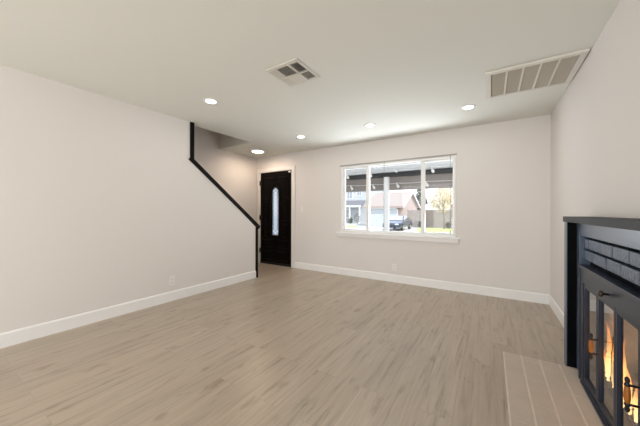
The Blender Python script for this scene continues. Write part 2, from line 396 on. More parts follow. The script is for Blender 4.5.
# ------------------------------------------------------------------ front window
win = struct(MB().box(WX0, WX0 + 0.045, YB - 0.008, YB + 0.10, WZ0, WZ1, 0.004).box(WX1 - 0.024, WX1, YB - 0.008, YB + 0.10, WZ0, WZ1, 0.004)
             .box(WX0 + 0.042, WX1 - 0.021, YB - 0.0065, YB + 0.098, WZ1 - 0.035, WZ1 - 0.0005, 0.003).box(WX0 + 0.042, WX1 - 0.021, YB - 0.0065, YB + 0.098, WZ0 + 0.0005, WZ0 + 0.035, 0.003)
             .build('window_1', M['vinyl'], origin=(WX0, YB, WZ0)), 'wide white three pane front window', 'window')
class RW: location = Vector((WX0, YB, WZ0))
def wpart(mb, name, mt): return mb.build(name, mt, root=RW, parent=win)
MU1, MU2 = -1.865, -0.912
for (x0, x1) in ((WX0 + 0.045, MU1), (MU2, WX1 - 0.024)):       # the two sliding sashes
    s = MB(); y0, y1 = YB + 0.025, YB + 0.06
    s.box(x0, x0 + 0.03, y0, y1, WZ0 + 0.035, WZ1 - 0.035, 0.003).box(x1 - 0.022, x1, y0, y1, WZ0 + 0.035, WZ1 - 0.035, 0.003)
    s.box(x0 + 0.027, x1 - 0.019, y0 + 0.0015, y1 - 0.0015, WZ0 + 0.0355, WZ0 + 0.065, 0.003).box(x0 + 0.027, x1 - 0.019, y0 + 0.0015, y1 - 0.0015, WZ1 - 0.06, WZ1 - 0.0355, 0.003)
    so = wpart(s, 'sliding_sash', M['vinyl'])
    MB().box(x0 + 0.03, x1 - 0.03, y0 + 0.015, y0 + 0.019, WZ0 + 0.065, WZ1 - 0.06).build('pane', M['pane'], RW, so)
wpart(MB().box(MU1 - 0.012, MU1 + 0.034, YB + 0.012, YB + 0.09, WZ0 + 0.035, WZ1 - 0.035, 0.003), 'mullion', M['vinyl'])
wpart(MB().box(MU2 - 0.030, MU2 + 0.016, YB + 0.012, YB + 0.09, WZ0 + 0.035, WZ1 - 0.035, 0.003), 'mullion', M['vinyl'])
wpart(MB().box(MU1 + 0.034, MU2 - 0.03, YB + 0.068, YB + 0.072, WZ0 + 0.035, WZ1 - 0.035), 'pane', M['pane'])
wpart(MB().box(MU1 + 0.034, MU2 - 0.03, YB + 0.05, YB + 0.085, WZ0 + 0.035, WZ0 + 0.055, 0.002).box(MU1 + 0.034, MU2 - 0.03, YB + 0.05, YB + 0.085, WZ1 - 0.055, WZ1 - 0.035, 0.002), 'fixed_sash', M['vinyl'])
s = MB(); s.box(-2.475, -0.385, YB - 0.05, YB + 0.02, 0.782, 0.80, 0.005); wpart(s, 'window_sill', M['white'])
s = MB(); s.box(-2.44, -0.405, YB - 0.018, YB, 0.722, 0.782, 0.003); wpart(s, 'apron', M['white'])
bt = thing('blind_track', 'thin grey blind track with two cords above the front window', 'blind track', (-1.4, YB, 2.045))
MB().box(-2.40, -0.425, YB - 0.035, YB, 2.047, 2.058, 0.002).build('rail', M['track'], bt)
for x in (-1.541, -0.512):
    MB().tube([(x, YB - 0.02, 2.05), (x + 0.002, YB - 0.022, 1.4), (x, YB - 0.02, 0.90)], 0.0028, 6).cyl((x, YB - 0.02, 0.90), (x, YB - 0.02, 0.86), 0.004, 0.006, 8).build('cord', M['slot'], bt)

# ------------------------------------------------------------------ outlets and switch
def outlet(loc, label, face):
    t = thing('wall_outlet', label, 'outlet', loc, 'outlets above the baseboard')
    x, y, z = loc
    def bx(u0, u1, d0, d1, z0, z1, bev=0):
        if face == 'X': return MB().box(x + d0, x + d1, y + u0, y + u1, z + z0, z + z1, bev)
        return MB().box(x + u0, x + u1, y - d1, y - d0, z + z0, z + z1, bev)
    bx(-0.036, 0.036, 0, 0.006, -0.058, 0.058, 0.002).build('cover_plate', M['plate'], t)
    for dz in (-0.021, 0.021):
        s = bx(-0.017, 0.017, 0.006, 0.008, dz - 0.014, dz + 0.014, 0.0008).build('socket', M['plate'], t)
        for du in (-0.006, 0.006): bx(du - 0.0014, du + 0.0014, 0.008, 0.0086, dz - 0.004, dz + 0.007).build('slot', M['slot'], t, s)
outlet((XL, 1.93, 0.262), 'white wall outlet low on the left wall', 'X')
outlet((-1.371, YB, 0.25), 'white wall outlet under the front window', 'Y')
t = thing('light_switch', 'white light switch beside the front door casing', 'light switch', (-3.288, YB, 1.245))
MB().box(-3.325, -3.251, YB - 0.006, YB, 1.187, 1.303, 0.002).build('cover_plate', M['plate'], t)
MB().box(-3.304, -3.272, YB - 0.010, YB - 0.006, 1.21, 1.28, 0.001).build('rocker', M['plate'], t)

# ------------------------------------------------------------------ ceiling lights
def downlight(loc, label):
    t = thing('recessed_light', label, 'ceiling light', loc, 'recessed ceiling lights')
    x, y, z = loc
    r = MB().lathe([(0.056, -0.001), (0.056, -0.007), (0.063, -0.009), (0.082, -0.005), (0.084, -0.0005)], loc=loc, n=32); r.build('trim_ring', M['white'], t, smooth=True)
    MB().lathe([(0.054, -0.0065), (0.054, -0.0085), (0.042, -0.0098), (0.01, -0.0102)], loc=loc, n=32).build('lens', M['lens'], t, smooth=True)
    light('lamp', 'AREA', (0, 0, -0.012), 2.3, (1.0, 0.95, 0.89), (0, 0, -1), parent=t, shape='DISK', size=0.10)
    return t
d0 = downlight((-2.684, 1.894, H), 'bright recessed light over the left wall, nearest the square vent')
for loc, lb in (((-2.668, 3.587, H), 'recessed light nearest the front door, left of the window'), ((-1.47, 3.643, H), 'recessed light in front of the middle of the window'),
                ((-0.228, 3.642, H), 'recessed light beside the large return grille')):
    copy_thing(d0, loc, lb)
t = thing('flush_light', 'warm round flush ceiling light in front of the front door', 'ceiling light', (-4.03, 3.936, H))
MB().lathe([(0.145, 0), (0.145, -0.016), (0.138, -0.022), (0.115, -0.024)], loc=t.location, n=40).build('rim', M['white'], t, smooth=True)
MB().lathe([(0.118, -0.0235), (0.115, -0.030), (0.08, -0.037), (0.02, -0.040)], loc=t.location, n=40).build('diffuser', M['lens_warm'], t, smooth=True)
light('lamp', 'AREA', (0, 0, -0.043), 8.0, (1.0, 0.79, 0.62), (0, 0, -1), parent=t, shape='DISK', size=0.22)

# ------------------------------------------------------------------ ceiling vents
t = thing('supply_vent', 'square white ceiling register with four dark louvred quarters', 'vent', (-1.50, 1.912, H))
x0, x1, y0, y1 = -1.692, -1.335, 1.735, 2.092
MB().box(x0 + 0.03, x1 - 0.02, y0 + 0.02, y1 - 0.02, H - 0.003, H - 0.0005).build('duct_opening', M['duct'], t)
f = MB()
f.box(x0, x0 + 0.098, y0, y1, H - 0.010, H - 0.0005, 0.003).box(x1 - 0.030, x1, y0, y1, H - 0.010, H - 0.0005, 0.003)
for k in range(4): f.box(x0 + 0.022 + 0.018 * k, x0 + 0.030 + 0.018 * k, y0 + 0.03, y1 - 0.03, H - 0.014, H - 0.009)
f.box(x0 + 0.09, x1 - 0.02, y0, y0 + 0.042, H - 0.010, H - 0.0005, 0.003).box(x0 + 0.09, x1 - 0.02, y1 - 0.03, y1, H - 0.010, H - 0.0005, 0.003)
fr = f.build('frame', M['register'], t)
xm, ym = -1.452, 1.925
MB().box(xm - 0.006, xm + 0.006, y0 + 0.026, y1 - 0.024, H - 0.018, H - 0.003).box(x0 + 0.05, x1 - 0.024, ym - 0.006, ym + 0.006, H - 0.018, H - 0.003).build('cross_bar', M['register'], t)
def quarter(xa, xb, ya, yb, along, tilt):
    s = MB(); pitch = 0.016
    if along == 'X':
        n = int((yb - ya) / pitch)
        for k in range(n):
            y = ya + (k + 0.5) * (yb - ya) / n
            s.box(xa, xb, -0.0095, 0.0095, -0.0007, 0.0007, mtx=Matrix.Translation((0, y, H - 0.0115)) @ Matrix.Rotation(tilt, 4, 'X'))
    else:
        n = int((xb - xa) / pitch)
        for k in range(n):
            x = xa + (k + 0.5) * (xb - xa) / n
            s.box(-0.0095, 0.0095, ya, yb, -0.0007, 0.0007, mtx=Matrix.Translation((x, 0, H - 0.0115)) @ Matrix.Rotation(tilt, 4, 'Y'))
    s.build('louvre_quarter', M['register'], t)
a_, b_, c_, d_ = x0 + 0.098, x1 - 0.030, y0 + 0.042, y1 - 0.030
quarter(a_, xm - 0.006, c_, ym - 0.006, 'X', 0.62)
quarter(xm + 0.006, b_, c_, ym - 0.006, 'Y', 0.74)
quarter(a_, xm - 0.006, ym + 0.006, d_, 'X', -0.12)
quarter(xm + 0.006, b_, ym + 0.006, d_, 'X', 0.64)

t = thing('return_grille', 'long white return air grille with five grey panels by the right wall', 'vent', (0.30, 3.14, H))
x0, x1, y0, y1 = -0.042, 0.640, 2.825, 3.45
MB().box(x0 + 0.02, x1 - 0.02, y0 + 0.02, y1 - 0.02, H - 0.004, H - 0.0005).build('filter', M['filter'], t)
f = MB()
f.box(x0, x0 + 0.045, y0, y1, H - 0.02, H - 0.0005, 0.003).box(x1 - 0.045, x1, y0, y1, H - 0.02, H - 0.0005, 0.003)
f.box(x0 + 0.04, x1 - 0.04, y0, y0 + 0.045, H - 0.02, H - 0.0005, 0.003).box(x0 + 0.04, x1 - 0.04, y1 - 0.03, y1, H - 0.02, H - 0.0005, 0.003)
f.build('frame', M['register'], t)
ix0, ix1 = x0 + 0.045, x1 - 0.045; pw = (ix1 - ix0) / 5
for k in range(1, 5): MB().box(ix0 + pw * k - 0.0075, ix0 + pw * k + 0.0075, y0 + 0.04, y1 - 0.028, H - 0.018, H - 0.004).build('divider', M['register'], t)
for k in range(5):
    s = MB(); n = 44
    for q in range(n):
        y = y0 + 0.045 + (q + 0.5) * (y1 - y0 - 0.075) / n
        s.box(ix0 + pw * k + 0.007, ix0 + pw * (k + 1) - 0.007, -0.006, 0.006, -0.0006, 0.0006, mtx=Matrix.Translation((0, y, H - 0.0095)) @ Matrix.Rotation(-0.55, 4, 'X'))
    s.build('louvre_panel', M['filter'], t)

# ------------------------------------------------------------------ fireplace: firebox, surround, insert, hearth, fire
s = MB()
FX = 1.12
s.box(FX, FX + 0.08, FY0 - 0.1, FY1 + 0.1, -0.05, 1.0)
for y0, y1 in ((FY1, FY1 + 0.1), (FY0 - 0.1, FY0)): s.box(XR + WT, FX, y0, y1, -0.05, 1.0)
s.box(XR + WT, FX, FY0, FY1, -0.05, FZ0).box(XR + WT, FX, FY0, FY1, 0.9, 1.0)
struct(s.build('wall_firebox', M['firebrick']), 'pale firebrick lining inside the fireplace', 'firebox')

SX = 0.497                                   # front of the surround
OY1, OY0 = 2.815, 1.125                      # outer left and right ends
FFX = 0.550                                  # face frame
t = thing('fireplace_surround', 'charcoal painted wooden fireplace surround with mantel on the right wall', 'fireplace surround', (XR, 1.97, 0))
MB().box(SX - 0.012, XR, OY0 - 0.012, OY1 + 0.012, 1.108, 1.150, 0.004).build('mantel_shelf', M['mantel'], t)
for y0, y1 in ((OY1 - 0.075, OY1), (OY0, OY0 + 0.075)): MB().box(SX, XR, y0, y1, 0, 1.108, 0.003).build('outer_jamb', M['jamb'], t); MB().box(SX - 0.005, SX, y0, y1, 0, 1.108, 0.002).build('jamb_face', M['surround'], t)  # front strip carries the glare tone, jamb behind it the shaded one
BZ0, BZ1 = 0.835, 1.015                      # brick band
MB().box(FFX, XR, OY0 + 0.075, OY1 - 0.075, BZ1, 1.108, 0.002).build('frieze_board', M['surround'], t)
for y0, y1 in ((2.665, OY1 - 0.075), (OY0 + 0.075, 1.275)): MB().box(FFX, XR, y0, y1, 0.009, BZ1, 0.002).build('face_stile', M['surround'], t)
# painted bricks behind, laid in running bond
band = MB().box(0.606, XR, 1.275, 2.665, BZ0 - 0.03, BZ1).build('brick_band', M['mortarpaint'], t)
s = MB(); bl, bh, g = 0.204, 0.067, 0.015
zrow = BZ0 + 0.009
for row in range(2):
    y = 2.665 - (0.10 if row % 2 else 0.0)
    if row % 2: s.box(0.574, 0.608, y + g, 2.664, zrow, min(zrow + bh, BZ1 - 0.001), 0.004)
    while y > 1.29:
        ya = max(y - bl, 1.276)
        s.box(0.574 + random.uniform(-0.003, 0.003), 0.608, ya, y - 0.001, zrow, min(zrow + bh, BZ1 - 0.001), 0.005)
        y -= bl + g
    zrow += bh + g
s.build('bricks', M['brickpaint'], t, band)

IX = 0.535                                   # face of the insert
IY1, IY0, IZ = 2.585, 1.355, 0.812
ins = thing('fireplace_insert', 'charcoal steel fireplace door unit with four glass panels', 'fireplace insert', (IX, 1.97, 0))
s = MB(); 
s.box(IX, 0.60, 2.515, IY1, 0.009, IZ, 0.003).box(IX, 0.60, IY0, 1.425, 0.009, IZ, 0.003)
s.box(IX, 0.60, 1.425, 2.515, 0.70, IZ, 0.003).box(IX, 0.60, 1.425, 2.515, 0.009, 0.035, 0.003)
s.box(IX - 0.006, 0.575, IY0 - 0.006, IY1 + 0.006, IZ - 0.02, IZ + 0.004, 0.003)          # top lip
s.box(IX - 0.006, IX + 0.01, IY1 - 0.016, IY1 + 0.006, 0.009, IZ - 0.02, 0.002)               # raised edge
s.box(IX - 0.010, IX + 0.01, 1.425, 2.53, 0.009, 0.024, 0.002)
s.build('frame', M['insert'], ins)
kn = MB().lathe([(0.006, 0), (0.006, -0.022), (0.017, -0.026), (0.019, -0.034), (0.012, -0.041), (0.003, -0.043)], axis='X', loc=(IX, 2.035, 0.742), n=20)
kn.build('knob', M['brass'], ins, smooth=True)
pw = (2.515 - 1.425) / 4
for k in range(4):
    y1 = 2.515 - pw * k; y0 = y1 - pw; st = 0.024
    s = MB(); a0, a1, z0, z1 = IX + 0.006, IX + 0.028, 0.036, 0.699
    s.box(a0, a1, y1 - st, y1 - 0.0015, z0, z1, 0.002).box(a0, a1, y0 + 0.0015, y0 + st, z0, z1, 0.002)
    s.box(a0, a1, y0 + st - 0.002, y1 - st + 0.002, z1 - 0.03, z1, 0.002).box(a0, a1, y0 + st - 0.002, y1 - st + 0.002, z0, z0 + 0.03, 0.002)
    d = s.build('glass_door', M['insert'], ins)
    MB().box(a0 + 0.012, a0 + 0.016, y0 + st - 0.002, y1 - st + 0.002, z0 + 0.028, z1 - 0.028).build('pane', M['fireglass'], ins, d)
    if k in (1, 2):                          # handles on the leading doors of each folding pair
        hy = y1 - 0.034 if k == 1 else y0 + 0.010
        zc, hx = 0.385, IX - 0.029
        h = MB()
        for dz in (-0.042, 0.042):
            h.tube([(a0, hy, zc + dz), (hx, hy, zc + dz)], 0.0055, 8)
        h.lathe([(0.003, -0.078), (0.008, -0.07), (0.0095, -0.06), (0.006, -0.052), (0.0105, -0.046), (0.0105, -0.038), (0.004, -0.036), (0.004, 0.036), (0.0105, 0.038), (0.0105, 0.046), (0.006, 0.052), (0.0095, 0.06), (0.008, 0.07), (0.003, 0.078)], loc=(hx, hy, zc), n=14)
        h.build('handle', M['blacksteel'], ins, d, smooth=True)
        MB().lathe([(0.007, -0.042), (0.0105, -0.024), (0.0118, 0.0), (0.0105, 0.024), (0.007, 0.042)], loc=(hx, hy, zc), n=16).build('handle_grip', M['wood'], ins, d, smooth=True)

# flush brick hearth
hr = thing('hearth', 'pale brick hearth laid flush in the plank floor before the fireplace', 'hearth', (0.30, 1.97, 0))
HX0, HX1, HY0, HY1 = 0.092, 0.60, 1.21, 2.739
MB().box(HX0, HX1, HY0, HY1, 0.0, 0.006).build('grout_bed', M['grout'], hr)
s = MB(); rows = [(0.100, 0.209), (0.220, 0.324), (0.335, 0.444), (0.455, 0.560)]; bl = 0.285
for i, (xa, xb) in enumerate(rows):
    y = HY1 - 0.006 + (0.0, 0.215, 0.10, 0.17)[i]
    while y > HY0:
        ya, yb = max(y - bl, HY0 + 0.004), min(y, HY1 - 0.006)
        if yb - ya > 0.01: s.box(xa, xb, ya, yb, 0.002, 0.0085, 0.0015)
        y -= bl + 0.005
s.build('bricks', M['hearth'], hr)

# grate, logs, flames close behind the glass
gt = thing('fire_grate', 'black iron fire grate under the burning logs', 'grate', (0.70, 2.10, FZ0))
s = MB()
for k in range(7):
    y = 1.82 + 0.1 * k; s.tube([(0.60, y, 0.16), (0.60, y, 0.105), (0.82, y, 0.105)], 0.007, 6)
s.box(0.60, 0.612, 1.78, 2.46, 0.092, 0.106).box(0.80, 0.812, 1.78, 2.46, 0.092, 0.106)
s.build('bars', M['blacksteel'], gt)
for y in (1.84, 2.40):
    for x in (0.606, 0.806): MB().box(x - 0.007, x + 0.007, y - 0.007, y + 0.007, FZ0 if x > XR else 0.0, 0.094).build('leg', M['blacksteel'], gt)
def logm(p0, p1, r):
    p0, p1 = Vector(p0), Vector(p1); n = 7; pts, rad = [], []
    for k in range(n):
        f = k / (n - 1); pts.append(p0.lerp(p1, f) + Vector((random.uniform(-1, 1), random.uniform(-1, 1), random.uniform(-1, 1))) * r * 0.14); rad.append(r * random.uniform(0.88, 1.1))
    mb = MB(); mb.tube(pts, rad, 12); return mb
for (p0, p1, r, lb) in (((0.645, 1.84, 0.145), (0.640, 2.42, 0.145), 0.036, 'charred log at the front of the fire just behind the glass'),
                        ((0.745, 1.80, 0.150), (0.750, 2.43, 0.150), 0.040, 'charred log at the back of the fire grate'),
                        ((0.685, 2.38, 0.200), (0.715, 1.92, 0.235), 0.034, 'upper charred log lying across the two lower ones')):
    tag(logm(p0, p1, r).build('fire_log', M['log'], origin=p0, smooth=True), lb, 'log', 'logs burning in the fireplace')
def flame_material():
    m = bpy.data.materials.new('flame'); m.use_nodes = True
    n = m.node_tree.nodes; l = m.node_tree.links; n.clear()
    t = n.new('ShaderNodeTexCoord'); sp = n.new('ShaderNodeSeparateXYZ'); l.new(t.outputs['Generated'], sp.inputs[0])
    r = n.new('ShaderNodeValToRGB'); e = r.color_ramp.elements
    e[0].position = 0.0; e[0].color = (1.0, 0.66, 0.30, 1); e[1].position = 1.0; e[1].color = (1.0, 0.24, 0.05, 1)
    q = e.new(0.45); q.color = (1.0, 0.48, 0.14, 1)
    l.new(sp.outputs['Z'], r.inputs[0])
    em = n.new('ShaderNodeEmission'); l.new(r.outputs[0], em.inputs[0]); em.inputs[1].default_value = 7.5
    tr = n.new('ShaderNodeBsdfTransparent'); mx = n.new('ShaderNodeMixShader'); o = n.new('ShaderNodeOutputMaterial')
    nz = n.new('ShaderNodeTexNoise'); nz.inputs['Scale'].default_value = 22; nz.inputs['Detail'].default_value = 3
    mp = n.new('ShaderNodeMapping'); mp.inputs['Scale'].default_value = (1, 1, 0.35); l.new(t.outputs['Object'], mp.inputs[0]); l.new(mp.outputs[0], nz.inputs['Vector'])
    ra = n.new('ShaderNodeValToRGB'); ra.color_ramp.elements[0].position = 0.33; ra.color_ramp.elements[0].color = (0.12,) * 3 + (1,); ra.color_ramp.elements[1].position = 0.62; ra.color_ramp.elements[1].color = (0.85,) * 3 + (1,)
    l.new(nz.outputs['Fac'], ra.inputs[0])
    fz = n.new('ShaderNodeMapRange'); fz.inputs[1].default_value = 0.35; fz.inputs[2].default_value = 1.0; fz.inputs[3].default_value = 1.0; fz.inputs[4].default_value = 0.12; l.new(sp.outputs['Z'], fz.inputs[0])
    mm = n.new('ShaderNodeMath'); mm.operation = 'MULTIPLY'; l.new(ra.outputs[0], mm.inputs[0]); l.new(fz.outputs[0], mm.inputs[1])
    l.new(mm.outputs[0], mx.inputs[0]); l.new(tr.outputs[0], mx.inputs[1]); l.new(em.outputs[0], mx.inputs[2]); l.new(mx.outputs[0], o.inputs[0])
    return m
M['flame'] = flame_material()
fire = thing('fire', 'orange and yellow flames rising behind the fireplace glass', 'fire', (0.64, 2.2, 0.15))
def flame(x, y, z0, hgt, r, lean):
    pts, rad = [], []
    n = 12; ph = random.uniform(0, 6)
    for k in range(n + 1):
        f = k / n
        pts.append((x + 0.012 * math.sin(ph + 5 * f) * f, y + lean * f * f + 0.022 * math.sin(ph + 7 * f) * f, z0 + hgt * f))
        rad.append(max(0.0008, r * (0.45 + 1.3 * f) * (1 - f) ** 0.9 * 1.25))
    MB().tube(pts, rad, 12).build('flame', M['flame'], fire, smooth=True)
for x, y, z0, h, r, ln in ((0.600, 2.290, 0.17, 0.36, 0.015, 0.02), (0.606, 2.215, 0.17, 0.40, 0.018, -0.01), (0.600, 2.140, 0.16, 0.25, 0.013, 0.03), (0.602, 2.055, 0.15, 0.30, 0.015, 0.02),
                           (0.598, 1.990, 0.16, 0.20, 0.013, 0.01), (0.606, 2.335, 0.17, 0.18, 0.012, 0.0), (0.64, 2.25, 0.19, 0.24, 0.014, 0.0), (0.604, 1.93, 0.15, 0.24, 0.013, -0.02), (0.61, 2.09, 0.16, 0.36, 0.012, -0.03), (0.605, 2.02, 0.14, 0.28, 0.012, 0.03)):
    flame(x, y, z0, h, r, ln)
light('fire_glow', 'POINT', (0.02, -0.05, 0.15), 0.5, (1.0, 0.45, 0.15), parent=fire, shadow_soft_size=0.06)
# ------------------------------------------------------------------ outside: patio cover, street, houses, car, fence, trees
G = -0.60                                    # street level
M['concrete'] = mat('pale_concrete', (0.62, 0.60, 0.56), 0.9, noise=(0.8, 0.08))
M['soffit'] = mat('soffit_paint', (0.80, 0.82, 0.83), 0.7)
M['shadow_strip'] = mat('shadow_strip_black', (0.035, 0.038, 0.042), 0.7)  # shade of the gap over the fascia, painted as a solid strip
M['fascia'] = mat('taupe_fascia', (0.30, 0.265, 0.245), 0.8, noise=(3, 0.08))
M['bulb'] = mat('frosted_bulb', (0.90, 0.88, 0.82), 0.3)
M['tile'] = mat('pale_roof_tile', (0.41, 0.345, 0.305), 0.9, noise=(6, 0.12))
M['greyroof'] = mat('grey_shingle', (0.20, 0.20, 0.215), 0.9, noise=(8, 0.2))
M['siding'] = mat('pale_siding', (0.52, 0.55, 0.58), 0.8)
M['stucco'] = mat('pinkish_stucco', (0.43, 0.34, 0.31), 0.9, noise=(5, 0.06))
M['garage'] = mat('garage_door_white', (0.54, 0.575, 0.61), 0.6)
M['fence'] = mat('weathered_fence', (0.33, 0.29, 0.27), 0.9, noise=(3, 0.35))
M['gatewood'] = mat('dark_gate_wood', (0.20, 0.155, 0.13), 0.9, noise=(7, 0.25))
M['lawn'] = mat('lawn_green', (0.46, 0.50, 0.19), 0.95, noise=(3, 0.18), bump=(60, 0.6))
M['bark'] = mat('grey_bark', (0.26, 0.21, 0.17), 0.9, noise=(12, 0.2))
M['gold'] = mat('pale_gold_leaves', (0.62, 0.52, 0.35), 0.9, noise=(4, 0.25))
M['conifer'] = mat('dark_conifer', (0.065, 0.085, 0.065), 0.9, noise=(4, 0.3))
M['shrub'] = mat('shrub_green', (0.09, 0.105, 0.075), 0.9, noise=(6, 0.3))
M['carpaint'] = mat('navy_car_paint', (0.02, 0.032, 0.07), 0.22, coat=1.0)
M['carglass'] = mat('car_glass', (0.05, 0.06, 0.07), 0.06, spec=1.0, coat=1.0)
M['windscreen'] = mat('painted_glare_windscreen', (0.60, 0.63, 0.66), 0.08, coat=1.0)  # white sky glare put into the base colour of the glass
M['tyre'] = mat('tyre_rubber', (0.015, 0.015, 0.016), 0.8)
M['rim'] = mat('alloy_rim', (0.55, 0.56, 0.58), 0.3, metal=0.8)
M['headlamp'] = mat('headlamp_clear', (0.75, 0.77, 0.8), 0.1)
M['darkwin'] = mat('house_window_glass', (0.33, 0.37, 0.41), 0.1, spec=0.8)

struct(MB().box(-90, 60, 8.9, 160, G - 0.3, G).build('ground', M['concrete']), 'pale concrete street and driveway outside', 'ground')
struct(MB().box(-9, 3, YB + WT, 8.9, -0.4, -0.06).build('porch_slab', M['concrete']), 'concrete porch slab outside the window', 'porch')
struct(MB().prism([(-5.55, 24.3), (9.0, 24.3), (9.0, 32.9), (-7.15, 32.9)], 'Z', G, G + 0.04).build('lawn', M['lawn']), 'bright lawn in front of the wooden fence', 'lawn')
struct(MB().prism([(-19, 28.5), (-13.6, 28.5), (-13.9, 31.5), (-19, 31.5)], 'Z', G, G + 0.04).build('lawn', M['lawn']), 'small yellowish lawn before the house with the porch', 'lawn')

pc = thing('patio_cover', 'covered patio roof with taupe fascia and white post outside the window', 'patio cover', (-2.2, 8.4, -0.06))
s = MB(); rx0, rx1 = -7.5, 2.2
s.prism([(YB + WT + 0.02, 2.62), (8.42, 2.43), (8.42, 2.50), (YB + WT + 0.02, 2.72)], 'X', rx0, rx1)
s.build('roof_panel', M['soffit'], pc)
for k in range(9):
    y = 5.0 + 0.38 * k; z = 2.62 - (y - 4.64) * 0.0503
    MB().box(rx0, rx1, y - 0.008, y + 0.008, z - 0.010, z + 0.002).build('soffit_seam', M['register'], pc)
MB().box(rx0, rx1, 8.26, 8.42, 2.30, 2.425).build('shadow_strip', M['shadow_strip'], pc)
MB().box(rx0, rx1, 8.42, 8.47, 1.885, 2.50).build('fascia_board', M['fascia'], pc)
MB().box(-2.872, -2.722, 8.27, 8.415, -0.06, 2.305, 0.006).build('post', M['white'], pc)
MB().tube([(-2.43, 7.85, 2.47), (-2.33, 7.9, 2.36)], 0.028, 8).build('brace', M['white'], pc)
def string(pts, y, z, label, tilt):
    t = thing('string_lights', label, 'string lights', (pts[0], y, z), 'string lights on the patio cover')
    xs = [rx0 + 0.1] + list(pts) + [0.6]
    cp = []
    for a, b in zip(xs, xs[1:]):
        for k in range(6): f = k / 6; cp.append((a + (b - a) * f, y, z - 0.025 * math.sin(math.pi * f)))
    cp.append((xs[-1], y, z))
    MB().tube(cp, 0.007, 5).build('cord', M['white'], t)
    for x in pts:
        R = Matrix.Translation((x, y, z)) @ Matrix.Rotation(tilt, 4, 'Y')
        so = MB().lathe([(0.014, 0.0), (0.020, -0.01), (0.022, -0.05), (0.018, -0.055)], n=12, mtx=R).build('bulb_socket', M['white'], t)
        MB().lathe([(0.018, -0.05), (0.036, -0.085), (0.042, -0.12), (0.034, -0.155), (0.012, -0.172)], n=14, mtx=R).build('bulb', M['bulb'], t, so, smooth=True)
string((-4.08, -3.28, -2.49, -1.63), 8.36, 2.10, 'string of white bulbs hanging across the taupe fascia', -0.45)
string((-3.94, -3.15, -1.36), 7.8, 2.42, 'string of white bulbs under the patio ceiling before the painted dark shadow band', -0.3)

# house with the garage
hs = thing('garage_house', 'low house with pale tile roof and white garage door across the street', 'house', (-11.1, 32, G))
hx0, hx1, hy0, hy1, ze, zr = -13.35, -8.9, 32.0, 40.0, 2.02, 3.80
s = MB(); s.prism([(hy0, G), (hy1, G), (hy1, ze), ((hy0 + hy1) / 2, zr - 0.05), (hy0, ze)], 'X', hx0, hx1); s.build('wall', M['stucco'], hs)
s = MB(); ym = (hy0 + hy1) / 2; k = (zr - ze) / (ym - hy0)
for sg in (1, -1):
    ya = ym - sg * (ym - hy0 + 0.45); za = ze - 0.45 * k
    s.prism([(ya, za), (ym, zr), (ym, zr + 0.12), (ya, za + 0.12)], 'X', hx0 - 0.25, hx1 + 0.35)
rf = s.build('roof', M['tile'], hs)
s = MB()
for sg in (1, -1):
    ya = ym - sg * (ym - hy0 + 0.47); za = ze - 0.47 * k
    s.prism([(ya, za - 0.10), (ym, zr - 0.10), (ym, zr + 0.13), (ya, za + 0.13)], 'X', hx1 + 0.35, hx1 + 0.39)
s.build('bargeboard', M['white'], hs, rf)
MB().box(hx0 - 0.2, hx1 + 0.3, hy0 - 0.47, hy0 - 0.43, ze - 0.30, ze - 0.08).build('gutter', M['stucco'], hs, rf)
s = MB(); gx0, gx1 = -13.2, -9.45
for r in range(4):
    for q in range(6):
        w = (gx1 - gx0) / 6; s.box(gx0 + q * w + 0.02, gx0 + (q + 1) * w - 0.02, hy0 - 0.06, hy0, G + 0.02 + r * 0.54, G + 0.54 + r * 0.54, 0.02)
gd = s.box(gx0, gx1, hy0 - 0.035, hy0, G, G + 2.2).build('garage_door', M['garage'], hs)
s = MB(); s.box(gx0 - 0.12, gx0, hy0 - 0.08, hy0, G, G + 2.32).box(gx1, gx1 + 0.12, hy0 - 0.08, hy0, G, G + 2.32).box(gx0 - 0.12, gx1 + 0.12, hy0 - 0.08, hy0, G + 2.2, G + 2.32)
s.build('door_casing', M['white'], hs, gd)

# two storey house with a porch
hb = thing('porch_house', 'pale two storey house with a grey porch roof across the street', 'house', (-20.5, 40, G))
MB().box(-26, -16.4, 40, 48, G, 5.6).build('wall', M['siding'], hb)
MB().prism([(39.4, 5.5), (44, 7.2), (48.6, 5.5)], 'X', -26.5, -16.0).build('roof', M['greyroof'], hb)
pr = MB().prism([(38.3, 2.10), (40.02, 3.05), (40.02, 3.13), (38.3, 2.22)], 'X', -25, -16.9).build('porch_roof', M['greyroof'], hb)
MB().box(-25, -16.9, 38.26, 38.33, 1.98, 2.22).build('porch_beam', M['white'], hb, pr)
for x in (-21.6, -20.3, -18.9, -17.2): MB().box(x - 0.09, x + 0.09, 38.35, 38.53, G, 2.0, 0.01).build('porch_post', M['white'], hb)
def hwin(x0, x1, z0, z1, root, y):
    f = MB().box(x0 - 0.1, x1 + 0.1, y - 0.05, y, z0 - 0.1, z1 + 0.1).build('window', M['white'], root)
    MB().box(x0, (x0 + x1) / 2 - 0.03, y - 0.07, y, z0, z1).box((x0 + x1) / 2 + 0.03, x1, y - 0.07, y, z0, z1).build('pane', M['darkwin'], root, f)
hwin(-20.1, -19.2, 3.45, 4.9, hb, 40); hwin(-18.3, -17.6, 3.9, 5.0, hb, 40); hwin(-20.3, -19.6, 0.3, 1.6, hb, 40)
dd = MB().box(-19.1, -18.15, 39.93, 40, G, 1.55).build('front_door', M['garage'], hb)
MB().lathe([(0.03, 0), (0.05, 0.04), (0.01, 0.07)], loc=(-18.3, 39.86, 0.35), n=10).build('door_knob', M['brass'], hb, dd)
